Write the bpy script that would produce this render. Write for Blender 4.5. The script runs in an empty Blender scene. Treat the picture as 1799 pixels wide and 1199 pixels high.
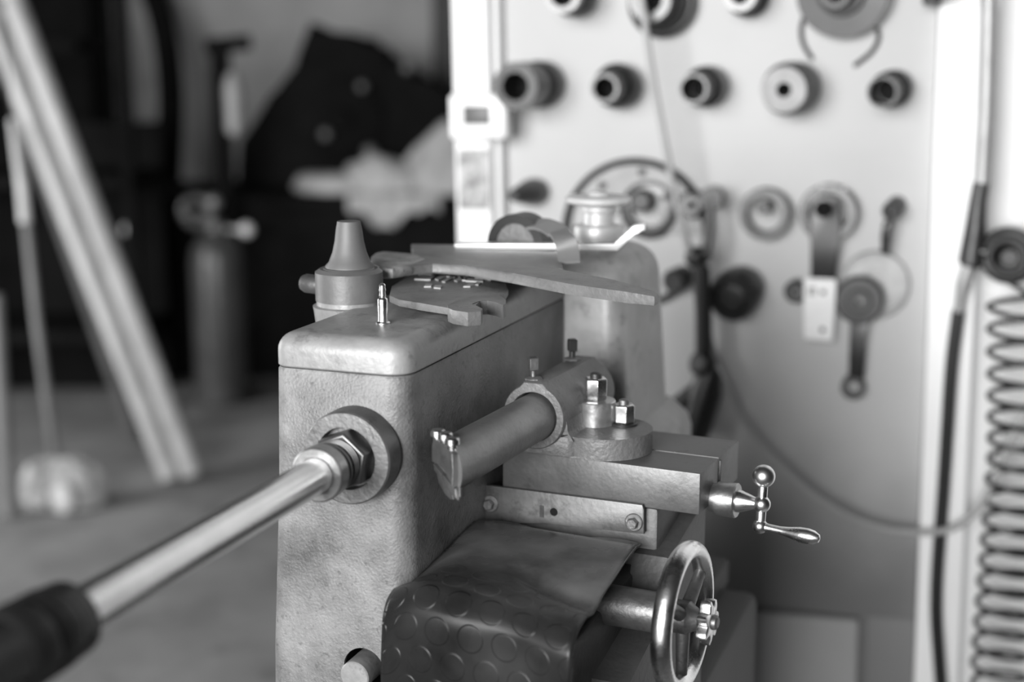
import bpy, bmesh, math, random
from mathutils import Vector as V, Matrix as M
random.seed(7)
sc = bpy.context.scene
COL = sc.collection
PI = math.pi
# ------------------------------------------------------------------ camera geometry (50 mm lens, 12 degrees down)
F = 2498.0; CX, CY = 899.5, 599.5
PT = math.atan((599.5 - 90) / F); YW = math.radians(20.4)
HD = V((-math.sin(YW), math.cos(YW), 0)); RT = V((math.cos(YW), math.sin(YW), 0))
FW = (HD * math.cos(PT) + V((0, 0, -math.sin(PT)))).normalized(); UP = RT.cross(FW)
def ray(px, py): return FW + RT * ((px - CX) / F) + UP * ((CY - py) / F)
CAM = V((0, 0, 1.25)) - ray(480, 645) * 1.17
def at(px, py, s): return CAM + ray(px, py) * s
class Fr:
    """a local measuring frame: metres along its own x, y, z"""
    def __init__(s, o, rz, tilt=0):
        s.o = V(o); s.m = M.Rotation(math.radians(rz), 3, 'Z') @ M.Rotation(math.radians(tilt), 3, 'Y')
        s.x, s.y, s.z = (s.m @ V(a) for a in ((1, 0, 0), (0, 1, 0), (0, 0, 1)))
    def w(s, x, y, z): return s.o + s.x * x + s.y * y + s.z * z
    def l(s, p): d = V(p) - s.o; return V((d.dot(s.x), d.dot(s.y), d.dot(s.z)))
    def hit(s, px, py, ax, v):
        n = (s.x, s.y, s.z)[ax]; d = ray(px, py); p = s.o + n * v
        return CAM + d * (n.dot(p - CAM) / n.dot(d))
G = Fr((0, 0, 0), 0)
S = Fr((.135, .1758, 1.1129), -4.6)           # the cross slide, swivelled a little on the lathe
W = Fr(at(1240, 400, 2.2), 3.4, -1.2)         # the tool board, leaning a little
def gz(px, py, z): return G.hit(px, py, 2, z)
# ------------------------------------------------------------------ mesh builder
class MB:
    def __init__(s): s.bm = bmesh.new()
    def _face(s, vs):
        try: return s.bm.faces.new(vs)
        except ValueError: return None
    def box(s, fr, lo, hi, bev=0, seg=2):
        vs = [s.bm.verts.new(fr.w(x, y, z)) for x in (lo[0], hi[0]) for y in (lo[1], hi[1]) for z in (lo[2], hi[2])]
        fs = [s._face([vs[i] for i in q]) for q in ((0, 1, 3, 2), (4, 6, 7, 5), (0, 4, 5, 1), (2, 3, 7, 6), (0, 2, 6, 4), (1, 5, 7, 3))]
        if bev:
            es = list({e for f in fs for e in f.edges})
            bmesh.ops.bevel(s.bm, geom=es, offset=bev, segments=seg, affect='EDGES', profile=.5)
        return s
    def prism(s, pts, ext, bev=0):
        a = [s.bm.verts.new(V(p)) for p in pts]; b = [s.bm.verts.new(V(p) + V(ext)) for p in pts]
        n = len(a); top = s._face(list(reversed(a))); bot = s._face(b)
        sd = [s._face([a[i], a[(i + 1) % n], b[(i + 1) % n], b[i]]) for i in range(n)]
        if bev:
            es = list(set(top.edges) | set(bot.edges))
            bmesh.ops.bevel(s.bm, geom=es, offset=bev, segments=2, affect='EDGES', profile=.5)
        return s
    def rings(s, rings, cap=True, closed=True):
        prev = None; first = None
        for r in rings:
            cur = [s.bm.verts.new(p) for p in r]
            if prev:
                n = len(cur)
                for i in range(n if closed else n - 1):
                    s._face([prev[i], prev[(i + 1) % n], cur[(i + 1) % n], cur[i]])
            else: first = cur
            prev = cur
        if cap: s._face(list(reversed(first))); s._face(prev)
        return s
    def lathe(s, p0, ax, prof, seg=32, rot=0, cap=True):
        p0 = V(p0); ax = V(ax).normalized()
        u = ax.orthogonal().normalized() if abs(ax.z) > .9 else V((0, 0, 1)).cross(ax).normalized()
        v = ax.cross(u)
        rs = []
        for d, r in prof:
            r = max(r, 1e-5)
            rs.append([p0 + ax * d + (u * math.cos(2 * PI * k / seg + rot) + v * math.sin(2 * PI * k / seg + rot)) * r for k in range(seg)])
        return s.rings(rs, cap)
    def tube(s, path, r, seg=10, cap=True, n=0):
        path = [V(p) for p in path]
        if n: path = spline(path, n)
        rr = r if isinstance(r, (list, tuple)) else [r] * len(path)
        if len(rr) != len(path): rr = [rr[min(len(rr) - 1, int(i / max(1, len(path) - 1) * (len(rr) - 1) + .5))] for i in range(len(path))]
        t = (path[1] - path[0]).normalized(); u = t.orthogonal().normalized(); rs = []
        for i, p in enumerate(path):
            t = (path[min(i + 1, len(path) - 1)] - path[max(i - 1, 0)]).normalized()
            u = (u - t * u.dot(t)).normalized(); v = t.cross(u)
            rs.append([p + (u * math.cos(2 * PI * k / seg) + v * math.sin(2 * PI * k / seg)) * rr[i] for k in range(seg)])
        return s.rings(rs, cap)
    def sphere(s, c, r, seg=20, sq=(1, 1, 1)):
        c = V(c); rs = []
        for i in range(1, seg // 2):
            a = PI * i / (seg // 2)
            rs.append([c + V((math.sin(a) * math.cos(2 * PI * k / seg) * r * sq[0], math.sin(a) * math.sin(2 * PI * k / seg) * r * sq[1], -math.cos(a) * r * sq[2])) for k in range(seg)])
        return s.rings(rs)
    def torus(s, c, ax, R, r, seg=48, ts=12, sq=1.0, a0=0, a1=2 * PI):
        c = V(c); ax = V(ax).normalized(); u = V((0, 0, 1)).cross(ax).normalized() if abs(ax.z) < .9 else V((1, 0, 0)); v = ax.cross(u)
        full = a1 - a0 > 6.28; rs = []
        for i in range(seg + 1):
            a = a0 + (a1 - a0) * i / seg; d = u * math.cos(a) + v * math.sin(a)
            rs.append([c + d * (R + r * math.cos(2 * PI * k / ts)) + ax * (r * sq * math.sin(2 * PI * k / ts)) for k in range(ts)])
        s.rings(rs, cap=not full)
        if full: bmesh.ops.remove_doubles(s.bm, verts=s.bm.verts[:], dist=1e-6)
        return s
    def loft(s, fr, levels, n=6):
        """rounded rectangle cross-sections: (z, x0, x1, y0, y1, r) or r as four corner radii"""
        rs = []
        for z, x0, x1, y0, y1, r in levels:
            q = r if isinstance(r, (list, tuple)) else (r,) * 4; ring = []
            for (cx, cy, a, k) in ((x0, y0, PI, 0), (x1, y0, 1.5 * PI, 1), (x1, y1, 0, 2), (x0, y1, .5 * PI, 3)):
                c = q[k]; ox = cx + c * (1 if cx == x0 else -1); oy = cy + c * (1 if cy == y0 else -1)
                for i in range(n + 1):
                    b = a + .5 * PI * i / n; ring.append(fr.w(ox + c * math.cos(b), oy + c * math.sin(b), z))
            rs.append(ring)
        return s.rings(rs)
    def build(s, name, m, parent=None, bev=0, smooth=35, sub=0):
        bmesh.ops.recalc_face_normals(s.bm, faces=s.bm.faces[:])
        me = bpy.data.meshes.new(name); 
        root = ROOT.get(parent.name) if parent else None
        if root is None:
            co = [v.co for v in s.bm.verts]
            c = V(((min(v.x for v in co) + max(v.x for v in co)) / 2, (min(v.y for v in co) + max(v.y for v in co)) / 2, min(v.z for v in co)))
            root = M.Translation(c)
        s.bm.transform(root.inverted())
        s.bm.to_mesh(me); s.bm.free()
        o = bpy.data.objects.new(name, me); COL.objects.link(o); me.materials.append(m)
        if parent: o.parent = parent
        else: o.matrix_world = root
        ROOT[o.name] = root
        for p in me.polygons: p.use_smooth = True
        me.set_sharp_from_angle(angle=math.radians(smooth))
        if bev:
            b = o.modifiers.new('bevel', 'BEVEL'); b.width = bev; b.segments = 2; b.limit_method = 'ANGLE'; b.angle_limit = math.radians(40)
        if sub:
            b = o.modifiers.new('sub', 'SUBSURF'); b.levels = b.render_levels = sub
        return o
ROOT = {}
def spline(p, n):
    out = []
    for i in range(len(p) - 1):
        a, b, c, d = p[max(i - 1, 0)], p[i], p[i + 1], p[min(i + 2, len(p) - 1)]
        for k in range(n):
            t = k / n
            out.append(.5 * ((2 * b) + (c - a) * t + (2 * a - 5 * b + 4 * c - d) * t * t + (3 * b - a - 3 * c + d) * t ** 3))
    out.append(p[-1]); return out
def tag(o, label=None, cat=None, group=None, kind=None):
    for k, v in (('label', label), ('category', cat), ('group', group), ('kind', kind)):
        if v: o[k] = v
    return o
def thing(name, label, cat, loc, group=None):
    o = bpy.data.objects.new(name, None); COL.objects.link(o); o.location = V(loc); o.empty_display_size = .05
    ROOT[o.name] = M.Translation(V(loc)); return tag(o, label, cat, group)
# ------------------------------------------------------------------ materials (all grey: the photograph is black and white)
def mat(name, c, metal=0.0, rough=.5, var=.15, sc_=20, bump=0.0, bsc=150, spots=0.0, ssc=60, rv=.0, spec=.5, stretch=None):
    m = bpy.data.materials.new(name); m.use_nodes = True; nt = m.node_tree; N = nt.nodes; L = nt.links
    b = N['Principled BSDF']; b.inputs['Metallic'].default_value = metal; b.inputs['Roughness'].default_value = rough
    b.inputs['Specular IOR Level'].default_value = spec
    tc = N.new('ShaderNodeTexCoord'); co = tc.outputs['Object']
    if stretch:
        mp = N.new('ShaderNodeMapping'); mp.inputs['Scale'].default_value = stretch; L.new(co, mp.inputs[0]); co = mp.outputs[0]
    nz = N.new('ShaderNodeTexNoise'); nz.inputs['Scale'].default_value = sc_; nz.inputs['Detail'].default_value = 8; nz.inputs['Roughness'].default_value = .65; L.new(co, nz.inputs['Vector'])
    mr = N.new('ShaderNodeMapRange'); mr.inputs[1].default_value = .3; mr.inputs[2].default_value = .7
    mr.inputs[3].default_value = c * (1 - var); mr.inputs[4].default_value = c * (1 + var); L.new(nz.outputs[0], mr.inputs[0]); col = mr.outputs[0]
    if spots:
        n2 = N.new('ShaderNodeTexNoise'); n2.inputs['Scale'].default_value = ssc; n2.inputs['Detail'].default_value = 5; n2.inputs['Roughness'].default_value = .7; L.new(co, n2.inputs['Vector'])
        m2 = N.new('ShaderNodeMapRange'); m2.inputs[1].default_value = .56; m2.inputs[2].default_value = .66; m2.inputs[3].default_value = 1; m2.inputs[4].default_value = 1 - spots; L.new(n2.outputs[0], m2.inputs[0])
        mu = N.new('ShaderNodeMath'); mu.operation = 'MULTIPLY'; L.new(col, mu.inputs[0]); L.new(m2.outputs[0], mu.inputs[1]); col = mu.outputs[0]
    L.new(col, b.inputs['Base Color'])
    if rv:
        m3 = N.new('ShaderNodeMapRange'); m3.inputs[1].default_value = .3; m3.inputs[2].default_value = .7; m3.inputs[3].default_value = max(.02, rough - rv); m3.inputs[4].default_value = min(1, rough + rv); L.new(nz.outputs[0], m3.inputs[0]); L.new(m3.outputs[0], b.inputs['Roughness'])
    if bump:
        n4 = N.new('ShaderNodeTexNoise'); n4.inputs['Scale'].default_value = bsc; n4.inputs['Detail'].default_value = 6; L.new(co, n4.inputs['Vector'])
        bp = N.new('ShaderNodeBump'); bp.inputs['Strength'].default_value = bump; bp.inputs['Distance'].default_value = .0015; L.new(n4.outputs[0], bp.inputs['Height']); L.new(bp.outputs[0], b.inputs['Normal'])
    return m
CAST = mat('pitted_cast_paint', .17, .15, .5, .6, 14, .5, 420, .35, 170, .1)
CASTLID = mat('worn_cast_lid', .27, .2, .42, .25, 24, .25, 200, .3, 60, .1)
CASTDK = mat('dark_machine_paint', .075, .2, .5, .3, 20, .3, 180, .3, 40)
COLM = mat('column_grey_paint', .42, .15, .42, .25, 18, .2, 150, .3, 30, .1)
STEEL = mat('machined_steel', .32, .9, .38, .2, 60, .15, 300, .2, 90, .08)
STEELD = mat('dull_steel', .17, .75, .46, .2, 40, .3, 220, .3, 70, .08)
BRIGHT = mat('bright_steel', .72, 1, .28, .12, 40, .1, 250, .12, 80, .08)
LETTER = mat('worn_raised_letter', .36, .2, .5, .15, 50)
BRIGHT2 = mat('worn_bright_steel', .55, .85, .36, .2, 60, .15, 250, .25, 90, .08)
KNOB = mat('pale_knob_steel', .60, .3, .4, .1, 30)
SHAFT = mat('ground_shaft_steel', .68, 1, .27, .08, 30, .05, 300)
BLACKM = mat('blackened_steel', .045, .5, .4, .3, 30, .2, 200)
SLIDE = mat('slide_ground_iron', .12, .55, .45, .18, 25, .2, 200, .25, 60, .06)
PLATEM = mat('cover_plate_steel', .12, .6, .45, .25, 22, .2, 160, .35, 45, .06)
HOLDER = mat('tool_holder_paint', .15, .25, .5, .2, 40, .6, 260, .25, 80)
WRENCH = mat('forged_grey_steel', .22, .45, .5, .2, 30, .5, 200, .25, 70)
CHIP = mat('chipped_pale_paint', .34, .2, .5, .45, 70, .6, 160, .55, 80)
RUBBER = mat('rubber', .045, 0, .5, .2, 20)
WHITE = mat('white_gloss_paint', .82, 0, .5, .04, 4)
WALLW = mat('white_plaster', .78, 0, .8, .05, 3, .1, 60)
BOARD = mat('pale_grey_board_paint', .50, 0, .6, .05, 3, .05, 60)
PANELM = mat('panel_grey_paint', .36, 0, .6, .08, 5)
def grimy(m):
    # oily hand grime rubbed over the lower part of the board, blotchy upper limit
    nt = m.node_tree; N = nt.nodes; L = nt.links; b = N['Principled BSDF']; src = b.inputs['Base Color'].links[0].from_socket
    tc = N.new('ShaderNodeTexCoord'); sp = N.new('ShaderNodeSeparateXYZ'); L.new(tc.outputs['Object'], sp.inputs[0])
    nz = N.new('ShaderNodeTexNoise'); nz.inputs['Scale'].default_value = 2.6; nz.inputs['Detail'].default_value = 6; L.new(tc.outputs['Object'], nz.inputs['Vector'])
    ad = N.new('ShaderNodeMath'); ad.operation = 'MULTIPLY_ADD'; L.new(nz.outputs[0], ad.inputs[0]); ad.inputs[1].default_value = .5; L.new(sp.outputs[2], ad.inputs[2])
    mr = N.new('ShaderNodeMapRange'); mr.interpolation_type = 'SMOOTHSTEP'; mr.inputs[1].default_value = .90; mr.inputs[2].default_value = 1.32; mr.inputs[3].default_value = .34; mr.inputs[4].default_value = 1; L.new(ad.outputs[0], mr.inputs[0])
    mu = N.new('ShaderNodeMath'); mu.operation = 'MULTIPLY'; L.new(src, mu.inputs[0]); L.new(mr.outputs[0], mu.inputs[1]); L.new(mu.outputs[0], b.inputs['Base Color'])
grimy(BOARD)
PLAST = mat('white_plastic', .85, 0, .35, .03, 6)
GREYP = mat('grey_plastic', .10, 0, .45, .08, 6)
ADK = mat('dark_oiled_steel', .05, .55, .38, .3, 25)
AMD = mat('grey_turned_steel', .10, .8, .36, .2, 40)
ALT = mat('pale_turned_steel', .17, .6, .5, .15, 40)
FLOORM = mat('worn_concrete', .26, 0, .75, .35, 2.2, .3, 40, .3, 6)
FARW = mat('far_wall_plaster', .42, 0, .9, .25, 1.2)
DARK = mat('near_black_paint', .008, 0, .8, .3, 8, spec=.1)
DARK2 = mat('dark_grey_paint', .03, 0, .55, .3, 8)
WOODP = mat('pale_wood_pole', .5, 0, .55, .25, 3, 0, 1, .25, 10, stretch=(12, 12, 1))
WOODD = mat('dark_wood', .10, 0, .6, .3, 3, stretch=(12, 12, 1))
CLOTH = mat('pale_cloth', .52, 0, .9, .2, 8, .4, 40)
BRIS = mat('straw_bristles', .4, 0, .9, .5, 30, .8, 90)
CABLEW = mat('pale_cable', .34, 0, .5, .05, 8)
HOSEB = mat('black_hose', .015, 0, .4, .2, 8)
PIPEM = mat('galvanised_pipe', .36, .5, .45, .2, 12)
TAGM = mat('white_card', .85, 0, .7, .06, 30)
# coin-pattern rubber: raised rings from the mat's own UV
def coin_mat():
    m = bpy.data.materials.new('coin_rubber'); m.use_nodes = True; nt = m.node_tree; N = nt.nodes; L = nt.links
    b = N['Principled BSDF']; b.inputs['Roughness'].default_value = .33; b.inputs['Specular IOR Level'].default_value = .17
    uv = N.new('ShaderNodeUVMap'); uv.uv_map = 'UVMap'
    def math_(op, a, v=None, c=None):
        n = N.new('ShaderNodeMath'); n.operation = op
        for i, q in enumerate((a, v, c)):
            if q is None: continue
            if isinstance(q, (int, float)): n.inputs[i].default_value = q
            else: L.new(q, n.inputs[i])
        return n.outputs[0]
    sp = N.new('ShaderNodeSeparateXYZ'); L.new(uv.outputs[0], sp.inputs[0])
    P = .0285
    row = math_('DIVIDE', sp.outputs[1], P * .87); fl = math_('FLOOR', row); odd = math_('MODULO', math_('ABSOLUTE', fl), 2.0)
    fy = math_('MULTIPLY', math_('SUBTRACT', math_('FRACT', row), .5), P * .87)
    xx = math_('ADD', math_('DIVIDE', sp.outputs[0], P), math_('MULTIPLY', odd, .5))
    fx = math_('MULTIPLY', math_('SUBTRACT', math_('FRACT', xx), .5), P)
    d = math_('SQRT', math_('ADD', math_('MULTIPLY', fx, fx), math_('MULTIPLY', fy, fy)))
    mr = N.new('ShaderNodeMapRange'); mr.interpolation_type = 'SMOOTHSTEP'
    mr.inputs[1].default_value = .0098; mr.inputs[2].default_value = .0112; mr.inputs[3].default_value = 1; mr.inputs[4].default_value = 0; L.new(d, mr.inputs[0])
    nz = N.new('ShaderNodeTexNoise'); nz.inputs['Scale'].default_value = 14; nz.inputs['Detail'].default_value = 7; L.new(uv.outputs[0], nz.inputs['Vector'])
    # the studs are worn flat over the part that lies on the saddle
    wr = N.new('ShaderNodeMapRange'); wr.inputs[1].default_value = .12; wr.inputs[2].default_value = .17; wr.inputs[3].default_value = .04; wr.inputs[4].default_value = 1; L.new(sp.outputs[1], wr.inputs[0])
    hgt = math_('MULTIPLY', mr.outputs[0], wr.outputs[0])
    hh = math_('ADD', hgt, math_('MULTIPLY', nz.outputs[0], .25))
    bp = N.new('ShaderNodeBump'); bp.inputs['Strength'].default_value = .6; bp.inputs['Distance'].default_value = .0010; L.new(hh, bp.inputs['Height']); L.new(bp.outputs[0], b.inputs['Normal'])
    cr = N.new('ShaderNodeMapRange'); cr.inputs[1].default_value = .35; cr.inputs[2].default_value = .7; cr.inputs[3].default_value = .008; cr.inputs[4].default_value = .026; L.new(nz.outputs[0], cr.inputs[0])
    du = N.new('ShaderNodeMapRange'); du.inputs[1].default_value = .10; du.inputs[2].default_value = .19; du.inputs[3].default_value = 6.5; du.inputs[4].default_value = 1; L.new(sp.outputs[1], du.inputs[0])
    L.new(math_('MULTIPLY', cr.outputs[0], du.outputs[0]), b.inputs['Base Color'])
    r2 = N.new('ShaderNodeMapRange'); r2.inputs[1].default_value = .3; r2.inputs[2].default_value = .7; r2.inputs[3].default_value = .2; r2.inputs[4].default_value = .36; L.new(nz.outputs[0], r2.inputs[0]); L.new(r2.outputs[0], b.inputs['Roughness'])
    return m
COIN = coin_mat()
def hexp(p, ax, prof, rot=0): return MB().lathe(p, ax, prof, 6, rot)

# ================================================================== THE LATHE
lathe = thing('brake_lathe', 'worn grey cast-iron workshop lathe with long round arbor and small handwheel, on dark pedestal', 'machine', (.09, .2, 0))
X0, X1, YB, ZT, ZS = 0.0, .1205, .399, 1.279, 1.2505
# body below the seam
r4 = (.012, .02, .004, .004)
MB().loft(G, [(.90, -.014, .119, -.002, YB, r4), (1.0, -.012, .119, -.001, YB, r4), (1.15, -.003, .1203, 0, YB, r4), (ZS - .0022, X0, X1, 0, YB, r4), (ZS - .0006, X0 + .001, X1 - .001, .001, YB - .001, r4)]).build('body', CAST, lathe)
# bore the plug hole through the front face
pc = G.hit(640, 1175, 1, 0.0)
cut = MB().lathe(pc + V((0, .035, 0)), (0, -1, 0), [(0, .0185), (.08, .0185)], 40).build('cut', CAST, lathe)
body = bpy.data.objects['body']; bo = body.modifiers.new('bore', 'BOOLEAN'); bo.operation = 'DIFFERENCE'; bo.object = cut; bo.solver = 'EXACT'
bpy.context.view_layer.update(); nm = bpy.data.meshes.new_from_object(body.evaluated_get(bpy.context.evaluated_depsgraph_get()))
body.modifiers.clear(); body.data = nm; bpy.data.objects.remove(cut, do_unlink=True)
for q in nm.polygons: q.use_smooth = True
nm.set_sharp_from_angle(angle=math.radians(35))
lv = [(ZS + .0002, X0 + .001, X1 - .001, .001, YB, r4), (ZS + .0014, X0, X1, 0, YB, r4)]
for i in range(0, 8):
    a = .5 * PI * i / 7; R = .015; ins = R * (1 - math.cos(a))
    lv.append((ZT - R + R * math.sin(a), X0 + ins, X1 - ins, ins, YB, tuple(max(.003, q - ins * .6) for q in r4)))
MB().loft(G, lv).build('lid', CASTLID, lathe)
# boss with pin and flared cap
BX, BY = -.004, .148
MB().lathe((BX, BY, 1.19), (0, 0, 1), [(0, .02), (.06, .030), (.081, .0325), (.0868, .0335), (.0878, .030), (.092, .030)], 40).build('boss_neck', CASTLID, lathe)
bs = MB().lathe((BX, BY, 1.2815), (0, 0, 1), [(0, .0285), (.0005, .0308), (.0265, .0308), (.0295, .0265), (.029, .0235), (.030, .0225), (.030, 0)], 48).build('boss', mat('boss_grey_paint', .13, .2, .45, .15, 30, .15, 200, .2, 60), lathe)
MB().lathe((BX - .028, BY, 1.2935), (-1, .05, .06), [(0, .0088), (.0165, .0088), (.0205, .007), (.022, .003), (.0221, 0)], 20)  .build('pin', STEELD, bs)
MB().lathe((BX - .001, BY + .004, 1.3114), (0, 0, 1), [(0, .0225), (.0015, .0222), (.005, .019), (.014, .0155), (.024, .0132), (.034, .0120), (.042, .0105), (.043, 0)], 40).build('flared_cap', mat('cap_grey', .13, .1, .55, .12, 20), lathe)
# stud on the lid
p = gz(673, 569, ZT)
st = MB().lathe(p, (0, 0, 1), [(0, .0062), (.0012, .0062), (.0022, .0045), (.004, .0042), (.0205, .0044), (.0215, .004), (.0225, .0028), (.0245, .0031), (.027, .0026), (.029, .0031), (.031, .0026), (.033, .0028), (.0345, .0015), (.0346, 0)], 16).build('stud', BRIGHT, lathe)
# spindle, lock nut, arbor
AX, AZ = .0763, 1.1855
def spin(name, m, prof, seg=64, parent=lathe, rot=0): return MB().lathe((AX, 0, AZ), (0, -1, 0), prof, seg, rot).build(name, m, parent, smooth=30)
spin('spindle_flange', STEELD, [(0.0005, .0385), (.021, .0385), (.0225, .0372), (.0228, .026), (.012, .0255), (.012, 0)])
fl = mat('lock_nut_steel', .16, .8, .34, .2, 40)
hexp((AX, 0, AZ), (0, -1, 0), [(.0125, .0215), (.0125, .0245), (.0335, .0245), (.0350, .0225), (.0350, 0)], .35).build('lock_nut', fl, lathe, bev=.0006)
prof = [(.0345, .0155)]
for k in range(3): d = .036 + k * .003; prof += [(d, .0175), (d + .0012, .0195), (d + .0022, .0195), (d + .003, .0172)]
spin('threaded_collar', fl, prof + [(.0585, .0160), (.0585, 0)])
spin('retaining_ring', STEELD, [(.0500, .014), (.0500, .0198), (.0508, .0206), (.0535, .0206), (.0542, .0198), (.0542, 0)])
spin('arbor_sleeve', STEEL, [(.0580, .012), (.0580, .0205), (.0590, .0218), (.0705, .0218), (.0716, .0206), (.0716, .0150), (.0700, .0149), (.0700, 0)])
spin('arbor', SHAFT, [(.041, .0142), (.375, .0142), (.376, 0)])
en = spin('end_nut', mat('black_end_nut', .035, .5, .32, .2, 30), [(.371, .0148), (.371, .0215), (.372, .0228), (.385, .0235), (.386, .0225), (.388, .0222), (.389, .0245), (.404, .0248), (.406, .0238), (.408, .0238), (.409, .0252), (.425, .0254), (.428, .024), (.43, .0225), (.47, .0225), (.472, .021), (.472, 0)])
MB().lathe((AX, -.3865, AZ), (0, -1, 0), [(0, .0232), (.0003, .0238), (.0015, .0238), (.0018, .0232)], 48, cap=False).build('bright_groove', STEELD, en)
# plug in its hole low on the front
MB().lathe(pc, (0, -1, 0), [(-.0345, 0), (-.0345, .0180), (-.002, .0183)], 40, cap=False).build('plug_hole', DARK, lathe)
pc = pc + V((-.0015, 0, -.001))
MB().lathe(pc, (0, -1, 0), [(-.028, .0130), (.0150, .0130), (.016, .0120), (.0161, 0)], 36).build('plug', CASTLID, lathe)
# rear column
cw = .181
cl = [(.90, -.005, cw + .014, YB, .60, .022), (1.10, 0, cw + .008, YB, .59, .022), (1.20, .001, cw + .003, YB, .582, .022), (1.262, .002, cw + .001, YB + .001, .572, .022)]
for i in range(1, 8):
    a = .5 * PI * i / 7; R = .032; ins = R * (1 - math.cos(a))
    cl.append((1.264 + R * math.sin(a), .003 + ins, cw + .001 - ins, YB + .001 + ins, .57 - ins, .024))
MB().loft(G, cl).build('rear_column', COLM, lathe)
MB().loft(G, [(.95, .165, .212, YB + .05, .62, .012), (1.07, .165, .211, YB + .05, .62, .012), (1.085, .165, .207, YB + .055, .615, .012), (1.098, .165, .196, YB + .065, .605, .011), (1.105, .165, .188, YB + .075, .60, .008)]).build('column_foot', COLM, lathe)
kp = V((.1330, .475, 1.2965))
kn = MB().lathe(kp, (0, 0, 1), [(0, .024), (.0015, .0265), (.004, .0268), (.006, .024), (.0075, .0238), (.009, .0275), (.019, .0285), (.0225, .027), (.024, .02), (.0245, .0175)], 40).build('column_knob', KNOB, lathe)
MB().lathe(kp, (0, 0, 1), [(.0245, .0165), (.036, .0165), (.038, .0185), (.0435, .019), (.0445, .018)], 24).build('knob_neck', KNOB, kn)
MB().lathe(kp, (0, 0, 1), [(.0445, .02), (.0465, .032), (.0485, .0362), (.051, .0368), (.0535, .0355), (.0545, .033), (.0535, .024), (.0545, .012), (.059, .009), (.0595, 0)], 48).build('knob_cap', KNOB, kn)
# pedestal
MB().box(G, (-.10, .02, .02), (.30, .60, .875), .012).box(G, (-.13, -.01, 0), (.33, .63, .03), .005).box(G, (-.05, -.001, .87), (.26, .62, .905), .006).build('pedestal', DARK2, lathe)
# saddle and knee below the cross slide
MB().box(S, (.0, .004, -.16), (.150, .112, -.0045), .004).build('saddle', CASTDK, lathe)
MB().prism([S.w(*q) for q in ((.004, .004, -.28), (.004, -.19, -.28), (.004, -.195, -.09), (.004, -.16, -.075), (.004, .004, -.06))], S.x * .130, .004).build('knee', CASTDK, lathe)
MB().prism([S.w(*q) for q in ((.13, .10, -.02), (.13, .10, -.28), (.13, -.12, -.28), (.13, -.11, -.12), (.13, -.03, -.10), (.13, -.005, -.045))], S.x * .035, .003).build('apron', CASTDK, lathe)
# cover plate with two bolts
pw = lambda px, py: S.hit(px, py, 1, -.005)
cpl = MB().prism([pw(845, 852), pw(1128, 888), pw(1131, 896), pw(1131, 939), pw(1060, 931), pw(960, 920), pw(845, 921)], S.y * .0045, .0006).build('cover_plate', PLATEM, lathe)
for px, py in ((862, 885), (1114, 918)):
    c = pw(px, py)
    b = hexp(c, -S.y, [(.0015, .0052), (.0062, .0052), (.007, .0044), (.007, 0)], .3).build('bolt', STEELD, cpl)
    MB().lathe(c, -S.y, [(-.0005, .0082), (.0014, .0082), (.002, .0074), (.002, 0)], 24).build('washer', STEELD, cpl)
c = pw(973, 900)
MB().lathe(c, -S.y, [(.0002, .0038), (.0004, .0036), (.0005, 0)], 20).build('hole', DARK, cpl)
c = pw(952, 899)
MB().box(Fr(c, -4.6), (-.002, -.0006, -.0055), (.002, .0002, .0055)).build('slot', BLACKM, cpl)
# cross slide
cs = MB().box(S, (.0, .0, -.0035), (.189, .0535, .034), .0011).box(S, (.0, .0555, -.0035), (.189, .118, .034), .0011).box(S, (.001, .05, -.0035), (.186, .06, .0315), 0).build('cross_slide', SLIDE, lathe)
MB().box(S, (.186, .0565, .004), (.1905, .0605, .031), .0008).build('gib_slot', BLACKM, cs)
# ball crank
cr = MB().lathe(S.w(.187, .04, .001), S.x, [(0, .013), (.006, .013), (.0065, .0152), (.0235, .0156), (.0245, .0148), (.0245, .012), (.0247, 0)], 40).build('crank', STEEL, lathe)
MB().lathe(S.w(.2115, .04, .001), S.x, [(0, .0102), (.002, .0102), (.0155, .0055), (.02, .005)], 32).build('crank_cone', BRIGHT, cr)
cb = S.w(.2335, .04, .001); up_ = S.w(.2335, .043, .0258); dn = S.w(.2335, .037, -.0185)
a = (up_ - cb)
MB().sphere(cb, .0078, 24).tube([dn, cb, up_], .0044, 16).sphere(dn, .0066, 24).build('crank_arm', BRIGHT, cr)
MB().sphere(up_, .0102, 28).build('crank_ball', mat('crank_ball_steel', .6, 1, .33, .1, 60), cr)
hd_ = (S.w(.287, .032, -.0205) - dn).normalized()
MB().lathe(dn, hd_, [(.003, .0044), (.008, .0036), (.018, .0036), (.026, .0046), (.036, .0066), (.043, .0070), (.049, .0060), (.0535, .0035), (.0545, .0008), (.0546, 0)], 28).build('crank_handle', BRIGHT, cr)
# tool holder: split sleeve on a rounded base
th = thing  # (kept as parts of the lathe: the holder is bolted down)
sl = []
cxh, czh, RO, RI = .0355, .0705, .0300, .0222
out = []
for i in range(41):                          # outline of the sleeve end, with a flat raised land on top
    t = 2 * PI * i / 40; x, z = RO * math.cos(t), RO * math.sin(t)
    if abs(x) < .013 and z > 0: z = RO + .0015
    out.append((x, z))
out = out[:-1]
def ringat(pts, y, k=1): return [S.w(cxh + x * k, y, czh + z * k) for x, z in pts]
inn = [(RI * math.cos(2 * PI * i / 40), RI * math.sin(2 * PI * i / 40)) for i in range(40)]
th_ = MB().rings([ringat(inn, .115), ringat(inn, -.0095), ringat(inn, -.0105, 1.03), ringat(out, -.0105, .97), ringat(out, -.009), ringat(out, .114), ringat(out, .1155, .97), ringat(inn, .115)], cap=False)
holder = th_.build('tool_holder', HOLDER, lathe)
base = []
bx, by, bR = .0850, .0405, .0435
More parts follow.
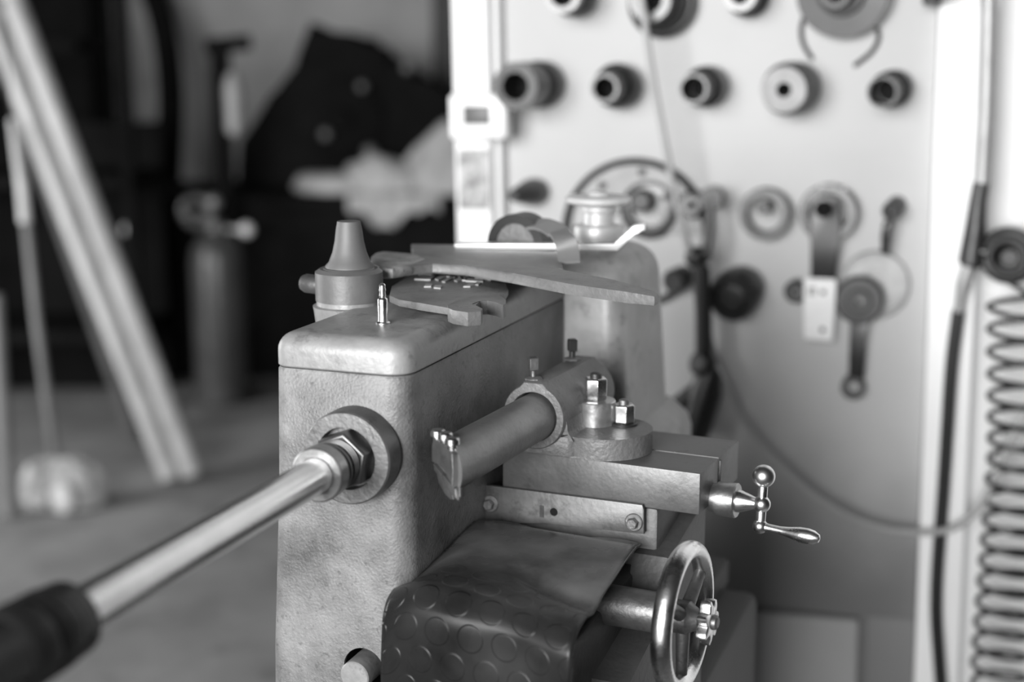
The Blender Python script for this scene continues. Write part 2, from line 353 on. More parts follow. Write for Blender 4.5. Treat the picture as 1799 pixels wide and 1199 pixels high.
for i in range(25): t = -PI * .60 + PI * 1.10 * i / 24; base.append((bx + bR * math.cos(t), by + bR * math.sin(t)))
base += [(.04, .084), (.008, .084), (.008, -.0052), (.066, -.0052), (.069, -.0035)]
MB().prism([S.w(x, y, .0343) for x, y in base], S.z * .0195, .0018).build('holder_base', HOLDER, holder)
MB().prism([S.w(x, -.0048, z) for x, z in ((.008, .050), (.072, .050), (.0700, .0535), (.0680, .0560), (.0665, .0600), (.0655, .0680), (.058, .052), (.050, .0480), (.0355, .0460), (.021, .0480), (.0135, .053), (.0065, .0650), (.0075, .055))], S.y * .085).build('holder_web', HOLDER, holder)
for y in (.003, .094):
    p = S.w(cxh - .006, y, czh + RO + .001)
    MB().lathe(p, (0, 0, 1), [(0, .0085), (.0015, .0085), (.0025, .006), (.003, .0035)], 8).build('screw_seat', HOLDER, holder)
    s_ = MB().lathe(p, (0, 0, 1), [(.001, .0030), (.0085, .0030)], 14)
    s_.lathe(p, (0, 0, 1), [(.0085, .0034), (.009, .0058), (.0195, .0058), (.0205, .0048), (.0205, 0)], 4, .6).build('set_screw', BLACKM if y > .05 else STEELD, holder, bev=.0005)
sp_ = MB().lathe(S.w(.0715, .050, .0537), (0, 0, 1), [(0, .0172), (.0005, .0178), (.022, .0185), (.023, .0178), (.023, .006)], 40).build('spacer', BRIGHT2, lathe)
n1 = hexp(S.w(.0715, .050, .0767), (0, 0, 1), [(0, .0088), (.0005, .0102), (.0018, .0108), (.0195, .0108), (.0208, .0095), (.0208, .006)], .22).build('tall_nut', BRIGHT, lathe, bev=.0005)
MB().lathe(S.w(.0715, .050, .0767), (0, 0, 1), [(.0, .005), (.022, .0055), (.0245, .0052), (.026, .003), (.0262, 0)], 20).build('stud_end', BLACKM, n1)
n2b = S.w(.0965, .0575, .0537)
w2 = MB().lathe(n2b, (0, 0, 1), [(0, .0128), (.002, .0128), (.0026, .012), (.0026, .006)], 28).build('washer', BLACKM, lathe)
n2 = hexp(n2b, (0, 0, 1), [(.0026, .0095), (.0034, .0103), (.0185, .0103), (.0198, .009), (.0198, .005)], .25).build('flange_nut', BRIGHT, lathe, bev=.0005)
MB().lathe(n2b, (0, 0, 1), [(.004, .005), (.0215, .005), (.0235, .0046), (.0245, .0028), (.0246, 0)], 18).build('stud_end', STEELD, n2)
# boring bar, its end cut on the slant
BR, BZ, BXX, TY = .0212, .0695, .0355, -.176
rs = []
for k, yy in enumerate((.10, None)):
    r = []
    for i in range(48):
        t = 2 * PI * i / 48; x, z = BR * math.cos(t), BR * math.sin(t)
        r.append(S.w(BXX + x, yy if yy is not None else TY - x * .78, BZ + z))
    rs.append(r)
bar = MB().rings(rs).build('boring_bar', mat('boring_bar_steel', .24, .55, .42, .2, 30, .3, 220, .2, 60), lathe)
E1 = V(S.x * .788 - S.y * .616); NF = V(-S.x * .616 - S.y * .788); TC = S.w(BXX, TY, BZ)
def tf(u, z, d=0): return TC + E1 * u + V((0, 0, z)) + NF * d
cl_pts = [(-.021, -.002), (-.0205, .012), (-.017, .0185), (.0, .0195), (.019, .015), (.020, .002), (.019, -.012), (.006, -.002), (-.008, .0005)]
blk = MB().prism([tf(u, z, -.001) for u, z in cl_pts], NF * .006, .0008).build('clamp_block', STEELD, bar)
MB().prism([tf(u, z, -.001) for u, z in ((-.021, -.0035), (.0205, -.0135), (.0215, -.020), (.012, -.0195), (-.0195, -.0085))], NF * .0045, .0005).build('cutter_bit', STEELD, bar)
MB().prism([tf(u, z, -.001) for u, z in ((-.019, -.010), (.012, -.0205), (.014, -.024), (.008, -.0255), (-.003, -.0235), (-.014, -.018))], NF * .003, .0005).build('lower_jaw', STEELD, bar)
MB().prism([tf(u, z, -.002) for u, z in ((.0195, -.0125), (.027, -.011), (.028, -.0175), (.0255, -.0215), (.0195, -.0215))], NF * .005, .001).build('carbide_tip', BRIGHT, bar)
for u, z, d in ((-.0165, .0185, .001), (-.002, .0195, .001), (.011, .0185, .001)):
    MB().lathe(tf(u, z - .003, d), (0, 0, 1), [(0, .004), (.005, .004), (.0052, .0062), (.0095, .0060), (.0105, .0048), (.0105, 0)], 14).build('clamp_screw', BRIGHT, bar)
# feed handwheel
HY, HZ = -.072, -.0685
hw = MB().torus(S.w(.2, HY, HZ), S.x, .0565, .0076, 64, 16, 1.15).build('handwheel', BRIGHT, lathe)
MB().lathe(S.w(.125, HY, HZ), S.x, [(0, .0172), (.060, .0172), (.0645, .016), (.066, .012), (.079, .0115), (.0795, 0)], 40).build('feed_screw_housing', STEELD, lathe)
for k in range(3):
    t = .5 + 2 * PI * k / 3; d = S.y * math.cos(t) + S.z * math.sin(t)
    MB().tube([S.w(.2, HY, HZ) + d * .008, S.w(.2, HY, HZ) + d * .052], [.0062, .0048], 12).build('spoke', STEELD, hw)
MB().lathe(S.w(.193, HY, HZ), S.x, [(0, .014), (.012, .014), (.014, .012), (.021, .008)], 28).build('hub', STEELD, hw)
kb = MB()
rr = []
for d, k in ((.2155, .8), (.2165, .95), (.2215, 1), (.2245, .97), (.2255, .8)):
    rr.append([S.w(d, HY + math.cos(2 * PI * i / 70) * (.0165 + .0034 * math.cos(7 * 2 * PI * i / 70)) * k, HZ + math.sin(2 * PI * i / 70) * (.0165 + .0034 * math.cos(7 * 2 * PI * i / 70)) * k) for i in range(70)])
kb.rings(rr).build('star_knob', BRIGHT, hw)
MB().lathe(S.w(.2255, HY, HZ), S.x, [(0, .0065), (.003, .006), (.0045, .004), (.0046, 0)], 16).build('knob_screw', STEELD, hw)

# ================================================================== LOOSE THINGS ON THE LATHE
# rubber mat
NU, NV = 40, 70
rows = [(-.0185, -.031), (-.035, -.026), (-.07, -.025), (-.11, -.026), (-.15, -.027), (-.18, -.026), (-.197, -.029), (-.206, -.037), (-.210, -.052), (-.211, -.10), (-.208, -.15), (-.204, -.22), (-.202, -.28)]
rp = spline([V((0, a, b)) for a, b in rows], 6)
mm = MB(); bm = mm.bm; uvs = {}; grid = []
import mathutils.noise as mn
ln = 0; prevp = None
for j, q in enumerate(rp):
    if prevp is not None: ln += (q - prevp).length
    prevp = q; row = []
    for i in range(NU + 1):
        u = i / NU; f = min(1, max(0, -(q.y + .0185) / .19))
        xl = -.0125 + .0135 * f - (.009 if q.y < -.185 else 0); xr = .143 + .014 * f - .03 * max(0, (-q.z - .06) / .2)
        x = xl + (xr - xl) * u
        nse = mn.noise(V((x * 14, ln * 14, 3.1))) * .004 * min(1, f * 3 + .1)
        z = q.z - .010 * f * u - .012 * f * max(0, 1 - u / .22) ** 2 - .006 * (1 - f) * 0 + nse * .7; y = q.y + (nse if f > .9 else 0)
        z += .003 * math.sin(u * 5.2) * f
        # crease running from the middle towards the wheel
        c = abs((q.y + .125) - (u - .45) * -.055) / .012
        if u > .42 and f < .95: z -= .0045 * math.exp(-c * c) * min(1, (u - .42) * 5)
        if j < 3: z += .002 * math.sin(u * 9)
        v = bm.verts.new(S.w(x, y, z)); uvs[v] = (x, ln); row.append(v)
    grid.append(row)
for j in range(len(grid) - 1):
    for i in range(NU): bm.faces.new([grid[j][i], grid[j][i + 1], grid[j + 1][i + 1], grid[j + 1][i]])
uvl = bm.loops.layers.uv.new('UVMap')
for f in bm.faces:
    for lp in f.loops: lp[uvl].uv = uvs[lp.vert]
rm = mm.build('rubber_mat', COIN, None, smooth=180)
sm = rm.modifiers.new('thick', 'SOLIDIFY'); sm.thickness = .003; sm.offset = -1
tag(rm, 'dark rubber apron mat with round coin studs draped below the cross slide', 'mat')
# open-ended spanner with raised lettering
ZW = 1.2915
wq = [(684, 519), (688, 503), (712, 488), (748, 473), (800, 463), (862, 476), (886, 494), (893, 508), (888, 516), (874, 520), (850, 522), (838, 536), (800, 543), (740, 533), (700, 526)]
wr = thing('open_end_spanner', 'broad forged open-ended spanner with raised lettering, lying on the lathe lid beside the stud', 'spanner', gz(780, 510, 1.2792))
MB().prism([gz(x, y, ZW) for x, y in wq], (0, 0, -.0065), .0012).build('plate', WRENCH, wr)
hq = [(786, 536), (800, 529), (830, 520), (858, 517), (880, 519), (889, 527), (889, 533), (884, 537), (872, 531), (856, 528), (842, 529), (828, 534), (836, 537), (848, 542), (845, 547), (822, 549), (796, 545), (787, 541)]
MB().prism([gz(x, y, ZW + .0005) for x, y in hq], (0, 0, -.0122), .0006).build('jaw', WRENCH, wr)
for q in (((735, 482), (764, 482), (768, 478), (740, 478)), ((728, 490), (750, 491), (754, 487), (732, 486)), ((750, 491), (756, 491), (768, 481), (762, 480)), ((770, 492), (792, 481), (787, 479), (764, 490)), ((782, 485), (798, 487), (800, 483), (786, 481)), ((776, 494), (782, 495), (800, 485), (794, 484)), ((803, 494), (826, 485), (820, 483), (798, 492)), ((812, 492), (818, 492), (808, 482), (803, 482)),
          ((818, 493), (848, 495), (851, 491), (822, 489)), ((834, 488), (862, 491), (864, 487), (838, 484)), ((745, 503), (757, 503), (760, 499), (748, 499)), ((762, 505), (774, 506), (776, 502), (764, 501)), ((814, 503), (826, 503), (838, 498), (830, 496)), ((832, 499), (840, 500), (846, 496), (838, 495))):
    MB().prism([gz(x, y, ZW + .0013) for x, y in q], (0, 0, -.0014)).build('raised_letter', LETTER, wr)
# long tapered bar
ZB = 1.3075
lq = [(652, 452), (658, 444), (672, 441), (700, 443), (735, 447), (800, 455), (900, 463), (985, 472), (1080, 492), (1152, 511), (1158, 516), (1150, 520), (1100, 513), (1000, 499), (900, 480), (820, 466), (760, 462), (725, 465), (690, 471), (662, 470), (654, 464)]
lb = thing('tapered_bar', 'long tapered grey steel bar lying across the lathe top, tip overhanging the rear column', 'bar', gz(850, 470, ZW))
MB().prism([gz(x, y, ZB) for x, y in lq[2:19]], (0, 0, -.0095), .0028).build('blade', WRENCH, lb)
MB().prism([gz(x, y, ZB + .0003) for x, y in lq[:5] + [(752, 455)] + lq[17:]], (0, 0, -.0108), .0034).build('handle', CHIP, lb)
# flat plate behind it
ZP = 1.3076
fp = MB().prism([gz(x, y, ZP) for x, y in ((723, 429), (800, 430), (985, 442), (989, 473), (900, 463.5), (800, 455.5), (726, 447))], (0, 0, -.009), .0006).build('flat_plate', WRENCH, None)
tag(fp, 'flat grey steel plate lying behind the long tapered bar, under the bright strip', 'plate')
# bright cranked strip
A_ = gz(797, 437, ZP + .0002); B_ = gz(1081, 441, ZP + .0002); dx = (B_ - A_); dx.z = 0; L_ = dx.length; dx.normalize(); dy = V((-dx.y, dx.x, 0))
def sp(x, z, d=0): return A_ + dx * x + dy * d + V((0, 0, z))
ol = [(0, .0028), (.0015, .0056), (L_ - .001, .0056), (L_ + .0155, .0235), (L_ + .019, .0255), (L_ + .029, .027), (L_ + .0295, .0205), (L_ + .0225, .0195), (L_ + .019, .017), (L_ + .002, 0), (.002, 0)]
cs_ = MB().prism([sp(x, z) for x, z in ol], dy * .014, .0012).build('cranked_strip', mat('polished_strip', .9, .35, .3, .04, 30), None)
tag(cs_, 'bright polished metal strip with cranked end lying on the grey plate', 'strip')
# black ring with grey disc and strap
rc = G.hit(916, 434, 1, .365); rc.z = 1.2798
rg = thing('strap_hoop', 'black half-round hoop with grey insert, its grey strap hanging over the bright strip', 'hoop', rc)
ra = V((-.12, -.99, 0)).normalized(); re_ = V((0, 0, 1)).cross(ra) * -1; rc = G.hit(915, 428, 1, .376); dz = rc.z - 1.2798
def arch(R, c): return [c + re_ * R - V((0, 0, dz))] + [c + re_ * (R * math.cos(PI * k / 24)) + V((0, 0, R * math.sin(PI * k / 24))) for k in range(25)] + [c - re_ * R - V((0, 0, dz))]
cb0 = rc - ra * .014
MB().prism(arch(.0318, cb0) + list(reversed(arch(.0222, cb0))), ra * .028, .001).build('black_hoop', HOSEB, rg)
MB().prism(arch(.0220, rc - ra * .010), ra * .022, .0025).build('insert', STEELD, rg)
y_ = G.hit(980, 430, 1, .285).y
pth = spline([G.hit(932, 394, 1, .372), G.hit(952, 394, 1, .36), G.hit(974, 403, 1, .335), G.hit(991, 420, 1, .300), G.hit(998, 440, 1, .2925), G.hit(1000, 462, 1, .275)], 6)
sb = MB(); rr = []
for i, p in enumerate(pth):
    t = (pth[min(i + 1, len(pth) - 1)] - pth[max(i - 1, 0)]).normalized(); w_ = V((1, .1, 0)) if i > 14 else V((0, .9, .25)); w_ = (w_ - t * w_.dot(t)).normalized(); n_ = t.cross(w_)
    hw_ = .0105; rr.append([p + w_ * hw_ + n_ * .0012, p - w_ * hw_ + n_ * .0012, p - w_ * hw_ - n_ * .0012, p + w_ * hw_ - n_ * .0012])
sb.rings(rr).build('strap', mat('grey_strap', .20, 0, .6, .12, 20), rg)

# ================================================================== ROOM
floor_ = MB().box(G, (-6, -3, -.05), (3.5, 9.2, 0)).build('floor', FLOORM, None); tag(floor_, kind='structure')
fw_ = MB().box(Fr(at(450, 300, 8.0), 20.4), (-6, 0, -2), (6, .15, 2.2)).build('wall_back', FARW, None); tag(fw_, kind='structure')
fw_.location.z = 0
BL, BRr = -.3195, .3335
zf = W.l(V((W.o.x, W.o.y, 0))).z
PXL, PXM = W.l(W.hit(797, 200, 1, -.045)).x, W.l(W.hit(860, 200, 1, -.045)).x
wr_ = MB().box(W, (PXL + .006, .035, zf + .0), (1.6, .16, 1.5)).build('wall_right', WALLW, None); tag(wr_, kind='structure')
# left post and slim jamb, right post
t1 = MB().box(W, (PXL, -.045, zf), (PXM, .036, 1.5), .003).build('trim_1', WHITE, None); tag(t1, kind='structure')
t2 = MB().box(W, (PXM + .001, -.028, zf), (-.3205, .036, 1.5), .006).build('trim_2', WHITE, None); tag(t2, kind='structure')
xr2 = W.l(W.hit(1722, 300, 1, -.03)).x
t3 = MB().box(W, (BRr + .001, -.03, zf), (xr2, .036, W.l(W.hit(1690, 6, 1, -.03)).z), .002).build('trim_3', WHITE, None); tag(t3, kind='structure')
# the board: an old cupboard door with a sunk panel low down
bd = thing('tool_board', 'large pale grey painted board with pegged adapters, between the white posts', 'board', W.w(0, .03, zf + .001))
zr = W.l(W.hit(1440, 1075, 1, 0)).z; xs = W.l(W.hit(1522, 1140, 1, 0)).x
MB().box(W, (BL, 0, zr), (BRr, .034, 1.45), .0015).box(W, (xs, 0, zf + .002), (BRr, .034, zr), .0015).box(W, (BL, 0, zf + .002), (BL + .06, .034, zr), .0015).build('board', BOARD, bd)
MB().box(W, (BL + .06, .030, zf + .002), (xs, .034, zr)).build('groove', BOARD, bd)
MB().box(W, (BL + .075, .008, zf + .02), (xs - .013, .030, zr - .013), .006, 3).build('sunk_panel', PANELM, bd)
# switch box on the left post
so = thing('socket_outlet', 'white square wall socket with grey insert on the left white post', 'socket', W.hit(838, 245, 1, -.045))
f_ = lambda px, py, d=.045: W.l(W.hit(px, py, 1, -d))
a, b = f_(788, 246, .085), f_(888, 164, .085)
MB().box(W, (a.x, -.085, a.z), (b.x, -.0455, b.z), .008, 3).build('housing', PLAST, so)
a, b = f_(814, 219, .087), f_(860, 186, .087)
MB().box(W, (a.x, -.0872, a.z), (b.x, -.083, b.z), .001).build('insert', GREYP, so)
# stickers below it
a, b = f_(808, 368), f_(858, 262)
st_ = MB().box(W, (a.x, -.0472, a.z), (b.x, -.0455, b.z)).build('sticker', mat('mottled_sticker', .36, 0, .6, .95, 34), None)
tag(st_, 'mottled grey sticker on the left white post below the socket', 'sticker')

# ---------------------------------------------------------------- adapters on pegs
def adapter(label, base, front, L, prof, bore, m, group='turned adapters on the board pegs', name='adapter', cat='adapter', m2=None):
    """base and front: where its two ends sit on the board; L metres long; prof: (share of the length, radius)"""
    p0 = W.hit(*base, 1, 0); p1 = W.hit(*front, 1, -L); ax = p1 - p0; ln = ax.length
    off = max(r for d, r in prof if d < .35) * ax.normalized().cross(W.y).length; p0 = p0 - W.y * off; ax = p1 - p0; ln = ax.length
    t = thing(name, label, cat, p0, group)
    pr = [(max(.0005, d * ln), r) for d, r in prof]
    R = pr[-1][1]
    MB().lathe(p0, ax, [(pr[0][0], 0)] + pr + [(ln, R * .97), (ln, bore), (ln * .45, bore * .98), (ln * .45, 0)], 40).build('body', m, t, smooth=25)
    MB().lathe(p0, ax, [(ln - .0035, R * 1.005), (ln + .0006, R * .99), (ln + .0006, bore * 1.02), (ln - .004, bore * 1.0)], 40, cap=False).build('front_ring', m2 or AMD, t)
    MB().lathe(p0, ax, [(ln * .46, bore * .9), (ln * .5, bore * .9), (ln * .5, 0)], 20).build('peg', DARK, t)
    return t
mk = .001
adapter('long dark sleeve adapter with pale rim, beside the left post in the full row', (957, 148), (905, 152), .125, [(0, .036), (.28, .0365), (.33, .031), (.55, .030), (.62, .036), (1, .0355)], .021, ADK, m2=AMD)
adapter('stepped dark adapter, second from the left in the full row', (1095, 149), (1062, 155), .11, [(0, .030), (.18, .031), (.35, .0345), (.38, .0345), (.5, .029), (.55, .0315), (.62, .024), (1, .0215)], .0168, ADK)
adapter('stepped grey adapter, middle of the full row, right of the hanging cable', (1249, 151), (1218, 156), .11, [(0, .030), (.2, .031), (.4, .0305), (.42, .026), (.6, .028), (.64, .0225), (1, .0215)], .018, AMD)
adapter('largest pale adapter in the full row, with small bore, below the clip disc', (1400, 153), (1377, 158), .11, [(0, .037), (.3, .038), (.33, .033), (.5, .0385), (.7, .0385), (.74, .034), (1, .032)], .0105, ALT, m2=ALT)
adapter('small dark-mouthed adapter, rightmost of the full row', (1574, 154), (1550, 162), .10, [(0, .026), (.3, .027), (.33, .024), (.55, .0265), (.6, .022), (1, .0215)], .0185, AMD, m2=ADK)
adapter('dark short adapter cut by the picture top, leftmost of the top row', (1018, -4), (988, -10), .11, [(0, .030), (.45, .031), (.5, .026), (1, .027)], .018, ADK)
t = adapter('wide adapter of nested rings at the top behind the hanging cable', (1168, 6), (1142, 0), .09, [(0, .051), (.2, .052), (.25, .044), (.5, .043), (.55, .033), (1, .031)], .018, ADK)
p0 = W.hit(1168, 6, 1, 0)
MB().lathe(W.hit(1162, 5, 1, -.028), -W.y, [(0, .0425), (.002, .047), (.008, .047), (.009, .043)], 48, cap=False).build('pale_ring', AMD, t)
adapter('dark adapter at the picture top, left of the clip disc', (1318, -6), (1300, -10), .09, [(0, .030), (.3, .031), (.35, .025), (1, .024)], .014, ADK)
t = adapter('large grey clip disc at the picture top with stepped hub and two wire clips', (1487, -16), (1468, -14), .085, [(0, .064), (.30, .066), (.40, .066), (.41, .036), (.6, .034), (.62, .024), (1, .022)], .015, mat('disc_grey', .06, .5, .45, .15, 20), name='clip_disc', cat='disc', m2=ADK)
MB().lathe(W.hit(1487, -16, 1, 0), -W.y, [(.0, .064), (.0, .0685), (.024, .0685), (.024, .062)], 56, cap=False).build('dark_rim', ADK, t)
for q in ([(1412, 30), (1407, 55), (1412, 80), (1427, 104)], [(1541, 48), (1543, 68), (1530, 92), (1500, 116)]):
    MB().tube([W.hit(x, y, 1, -.006) for x, y in q], .0032, 8, n=6).build('wire_clip', ADK, t)
br_ = MB().box(W, (f_(1622, -20, .02).x, -.06, f_(1622, 10, .03).z), (f_(1655, -20, .02).x, -.0305, .42), .004).build('bracket', ADK, None)
tag(br_, 'dark bracket at the picture top on the corner of the right white post', 'bracket')
# cone
p0 = W.hit(944, 336, 1, 0); p1 = W.hit(902, 344, 1, -.10)
cn = MB().lathe(p0, p1 - p0, [(.0005, .0), (.0005, .020), (.02, .022), (.03, .0215), (.1, .0095), (.103, .008), (.103, 0)], 32).build('tapered_cone', ADK, None)
tag(cn, 'dark tapered cone on the board beside the left post, behind the black hoop', 'cone')
# backing plate
bp_ = thing('backing_plate', 'big round brake backing plate with dark rim and hub, hanging behind the bright knob', 'plate', W.hit(1118, 410, 1, -.004))
c0 = W.hit(1118, 408, 1, 0)
def wd(r, a, y=-.006): return W.w(*(W.l(c0) + V((r * math.cos(a), 0, r * math.sin(a)))).xz.to_tuple()[:1], y, (W.l(c0)).z + r * math.sin(a)) if False else W.w(W.l(c0).x + r * math.cos(a), y, W.l(c0).z + r * math.sin(a))
MB().torus(c0 - W.y * .012, W.y, .112, .0055, 72, 12, 2.0).build('rim', ADK, bp_)
arc = [wd(.110, math.radians(a)) for a in range(0, 151, 6)] + [wd(.045, math.radians(a)) for a in range(150, -1, -10)]
MB().prism(arc, -W.y * .006).build('web', mat('plate_web', .24, .4, .5, .2, 14), bp_)
c1 = W.hit(1133, 350, 1, -.006)
MB().lathe(W.hit(1142, 368, 1, -.003), -W.y, [(0, .026), (0, .045), (.012, .045), (.014, .042), (.014, .029), (.004, .027)], 40, cap=False).build('hub_ring', AMD, bp_)
MB().lathe(c1, -W.y, [(0, .018), (.030, .018), (.035, .013), (.035, 0)], 28).build('hub', ADK, bp_)
for px, py in ((1130, 301), (1172, 345), (1060, 325)):
    MB().lathe(W.hit(px, py, 1, -.006), -W.y, [(.005, .006), (.011, .006), (.012, .004), (.012, 0)], 12).build('bolt', ADK, bp_)
# small bushing at the edge of it, ring, ring with bracket
adapter('small round bushing at the right edge of the backing plate', (1222, 358), (1214, 361), .035, [(0, .021), (.5, .022), (.6, .017), (1, .016)], .006, AMD)
def ring(label, c, R, r, m, d=.03):
    p = W.hit(*c, 1, -.0035); o = MB().lathe(p, -W.y + W.x * -.06, [(0, r * 1.02), (0, R * .97), (d * .3, R), (d * .85, R), (d, R * .95), (d, r), (d * .8, r * .93), (0, r * 1.02)], 48, cap=False).build('ring', m, None)
    return tag(o, label, 'ring', 'rings on the board')
ring('grey steel ring hung on a dark peg, left of the ring with the strap', (1349, 373), .0395, .0275, AMD)
pg = MB().tube([W.hit(1352, 362, 1, 0), W.hit(1340, 366, 1, -.05)], .010, 14).build('hanging_stud', ADK, None); tag(pg, 'dark stud through the plain grey ring on the board', 'stud')
ring('larger ring on the board with pale marks, behind the dark strap', (1459, 372), .0435, .031, AMD)
lbm = MB()
for k in range(6):
    x0 = 1442 + k * 8; lbm.box(Fr(W.hit(x0, 333 - (1.5 if k < 4 else -3), 1, -.031), 3.4), (-.0024, -.0012, -.005), (.0024, .0006, .005))
lo_ = lbm.build('chalk_mark', TAGM, None); tag(lo_, 'row of small white paint marks on top of the ring behind the strap', 'mark')
# dark strap bracket with tag
pb = thing('strap_bracket', 'dark flat strap bracket hanging on a peg in front of the larger ring', 'bracket', W.hit(1446, 490, 1, -.034))
def wp(px, py, d): return W.hit(px, py, 1, -d)
MB().prism([wp(x, y, .036) for x, y in ((1424, 352), (1434, 344), (1466, 344), (1476, 356), (1480, 400), (1474, 430), (1468, 492), (1424, 492), (1424, 430), (1420, 390))], W.y * .006, .0015).build('strap', ADK, pb)
MB().tube([wp(1452, 366, .0), wp(1446, 368, .062)], .0125, 16).build('peg', DARK, pb)
tg = thing('white_tag', 'white rectangular card tag with two holes hanging below the dark strap', 'tag', wp(1440, 600, .041))
MB().prism([wp(x, y, .044) for x, y in ((1415, 489), (1466, 491), (1469, 497), (1463, 597), (1459, 600), (1415, 596), (1412, 590), (1412, 494))], W.y * .003, .0004).build('card', TAGM, tg)
for px, py in ((1446, 514), (1445, 580)): MB().lathe(wp(px, py, .0442), -W.y, [(0, .004), (.0006, .0038), (.0006, 0)], 14).build('hole', DARK2, tg)
tp = wp(1424, 514, .0445)
for px in (1423, 1430): MB().box(Fr(wp(px, 512, .0442), 3.4), (-.0018, -.0006, -.006), (.0018, .0002, .006)).build('stroke', GREYP, tg)
# round plate with connecting rod
rp_ = MB().lathe(W.hit(1537, 499, 1, -.0008), -W.y, [(0, .020), (0, .050), (.004, .0515), (.010, .0515), (.012, .049), (.012, .046), (.007, .045), (.007, .020)], 56, cap=False).build('round_plate', mat('dull_pale_disc', .30, .4, .5, .3, 14), None)
tag(rp_, 'pale round metal disc hanging on the board behind the connecting rod', 'disc')
cr_ = thing('connecting_rod', 'dark connecting rod hanging big end up in front of the pale disc', 'rod', wp(1500, 690, .014))
MB().lathe(wp(1511, 524, .013), -W.y, [(0, .033), (.003, .036), (.022, .036), (.025, .033), (.025, .018), (.031, .018), (.033, .016), (.033, .007), (.01, .007)], 40, cap=False).build('big_end', ADK, cr_)
MB().prism([wp(x, y, .030) for x, y in ((1494, 548), (1530, 548), (1522, 600), (1518, 664), (1490, 664), (1492, 600))], W.y * .014, .002).build('shank', ADK, cr_)
MB().lathe(wp(1500, 677, .013), -W.y, [(0, .016), (.002, .0185), (.018, .0185), (.020, .016), (.020, .009), (.004, .009)], 28, cap=False).build('small_end', AMD, cr_)
# valve stem hook above the disc
hk = thing('hook_stem', 'small dark bushing with thin stem hanging at the right of the board', 'bushing', wp(1572, 365, 0))
MB().lathe(wp(1576, 360, .001), wp(1564, 374, .06) - wp(1576, 360, .001), [(0, .014), (.05, .014), (.056, .011), (.056, .006), (.04, .006)], 20).build('bushing', ADK, hk)
MB().tube([wp(1563, 380, .045), wp(1557, 410, .045), wp(1555, 445, .04)], [.004, .0075, .0065], 12, n=4).build('stem', AMD, hk)
kn_ = MB().lathe(wp(1402, 508, .001), wp(1396, 514, .04) - wp(1402, 508, .001), [(0, .017), (.03, .0175), (.036, .013), (.036, .007), (.02, .007)], 24).build('small_bushing', ADK, None)
tag(kn_, 'small dark bushing on the board just left of the white tag', 'bushing')
cu = thing('cup', 'dark round cup with pale tilted mouth on the board, right of the lamp arm', 'cup', wp(1302, 508, .001))
ca = wp(1284, 526, .066) - wp(1306, 503, .012)
MB().lathe(wp(1306, 503, .012), ca, [(0, .034), (.02, .0375), (.05, .038), (.06, .034), (.06, .026), (.05, .024), (.02, .022), (.02, 0)], 40).build('body', ADK, cu)
MB().lathe(wp(1306, 503, .012), ca, [(.022, .0215), (.055, .0215), (.056, .019), (.056, 0)], 32).build('insert', AMD, cu)
kb_ = MB().lathe(wp(1200, 487, .001), wp(1182, 495, .045) - wp(1200, 487, .001), [(0, .019), (.04, .019), (.047, .015), (.047, 0)], 24).build('short_cylinder', ADK, None)
tag(kb_, 'short dark cylinder on the board between the rear column and the lamp arm', 'cylinder')
# jointed lamp arm
la = thing('jointed_arm', 'black jointed arm hanging down the board behind the lathe, with cable hooked on', 'arm', wp(1236, 460, .0))
MB().tube([wp(1254, 345, .001), wp(1248, 348, .075)], .017, 18).build('bracket_knob', HOSEB, la)
MB().tube([wp(1246, 350, .07), wp(1246, 400, .075), wp(1242, 440, .08)], .0075, 10).build('upper_link', HOSEB, la)
MB().sphere(wp(1222, 452, .085), .0165, 18).tube([wp(1244, 440, .08), wp(1222, 454, .085), wp(1232, 480, .085)], .011, 12).build('elbow', HOSEB, la)
MB().tube([wp(1232, 470, .085), wp(1236, 560, .08), wp(1236, 650, .08)], .0128, 14).build('rod', HOSEB, la)
MB().sphere(wp(1234, 640, .085), .021, 18).tube([wp(1226, 638, .11), wp(1240, 642, .06)], .012, 12).build('lower_joint', HOSEB, la)
MB().tube([wp(1248, 650, .08), wp(1238, 690, .08), wp(1216, 770, .08)], [.017, .026, .024], 14).tube([wp(1246, 665, .085), wp(1186, 712, .09)], .011, 12).build('lower_bracket', HOSEB, la)
# hanging cable
cb_ = MB()
cb_.tube([wp(x, y, d) for x, y, d in ((1100, -260, .125), (1122, -40, .12), (1130, 20, .12), (1146, 130, .118), (1166, 240, .113), (1188, 350, .105), (1208, 430, .1), (1222, 470, .066), (1236, 530, .05), (1246, 595, .055), (1266, 650, .075), (1310, 740, .08), (1380, 825, .075), (1460, 890, .065), (1540, 925, .055), (1610, 936, .055), (1670, 930, .06), (1715, 898, .07), (1745, 845, .075), (1775, 775, .08), (1812, 715, .08))], .0052, 10, n=6)
tag(cb_.build('hanging_cable', CABLEW, None), 'thin pale cable looping down across the board to the coiled hose', 'cable')
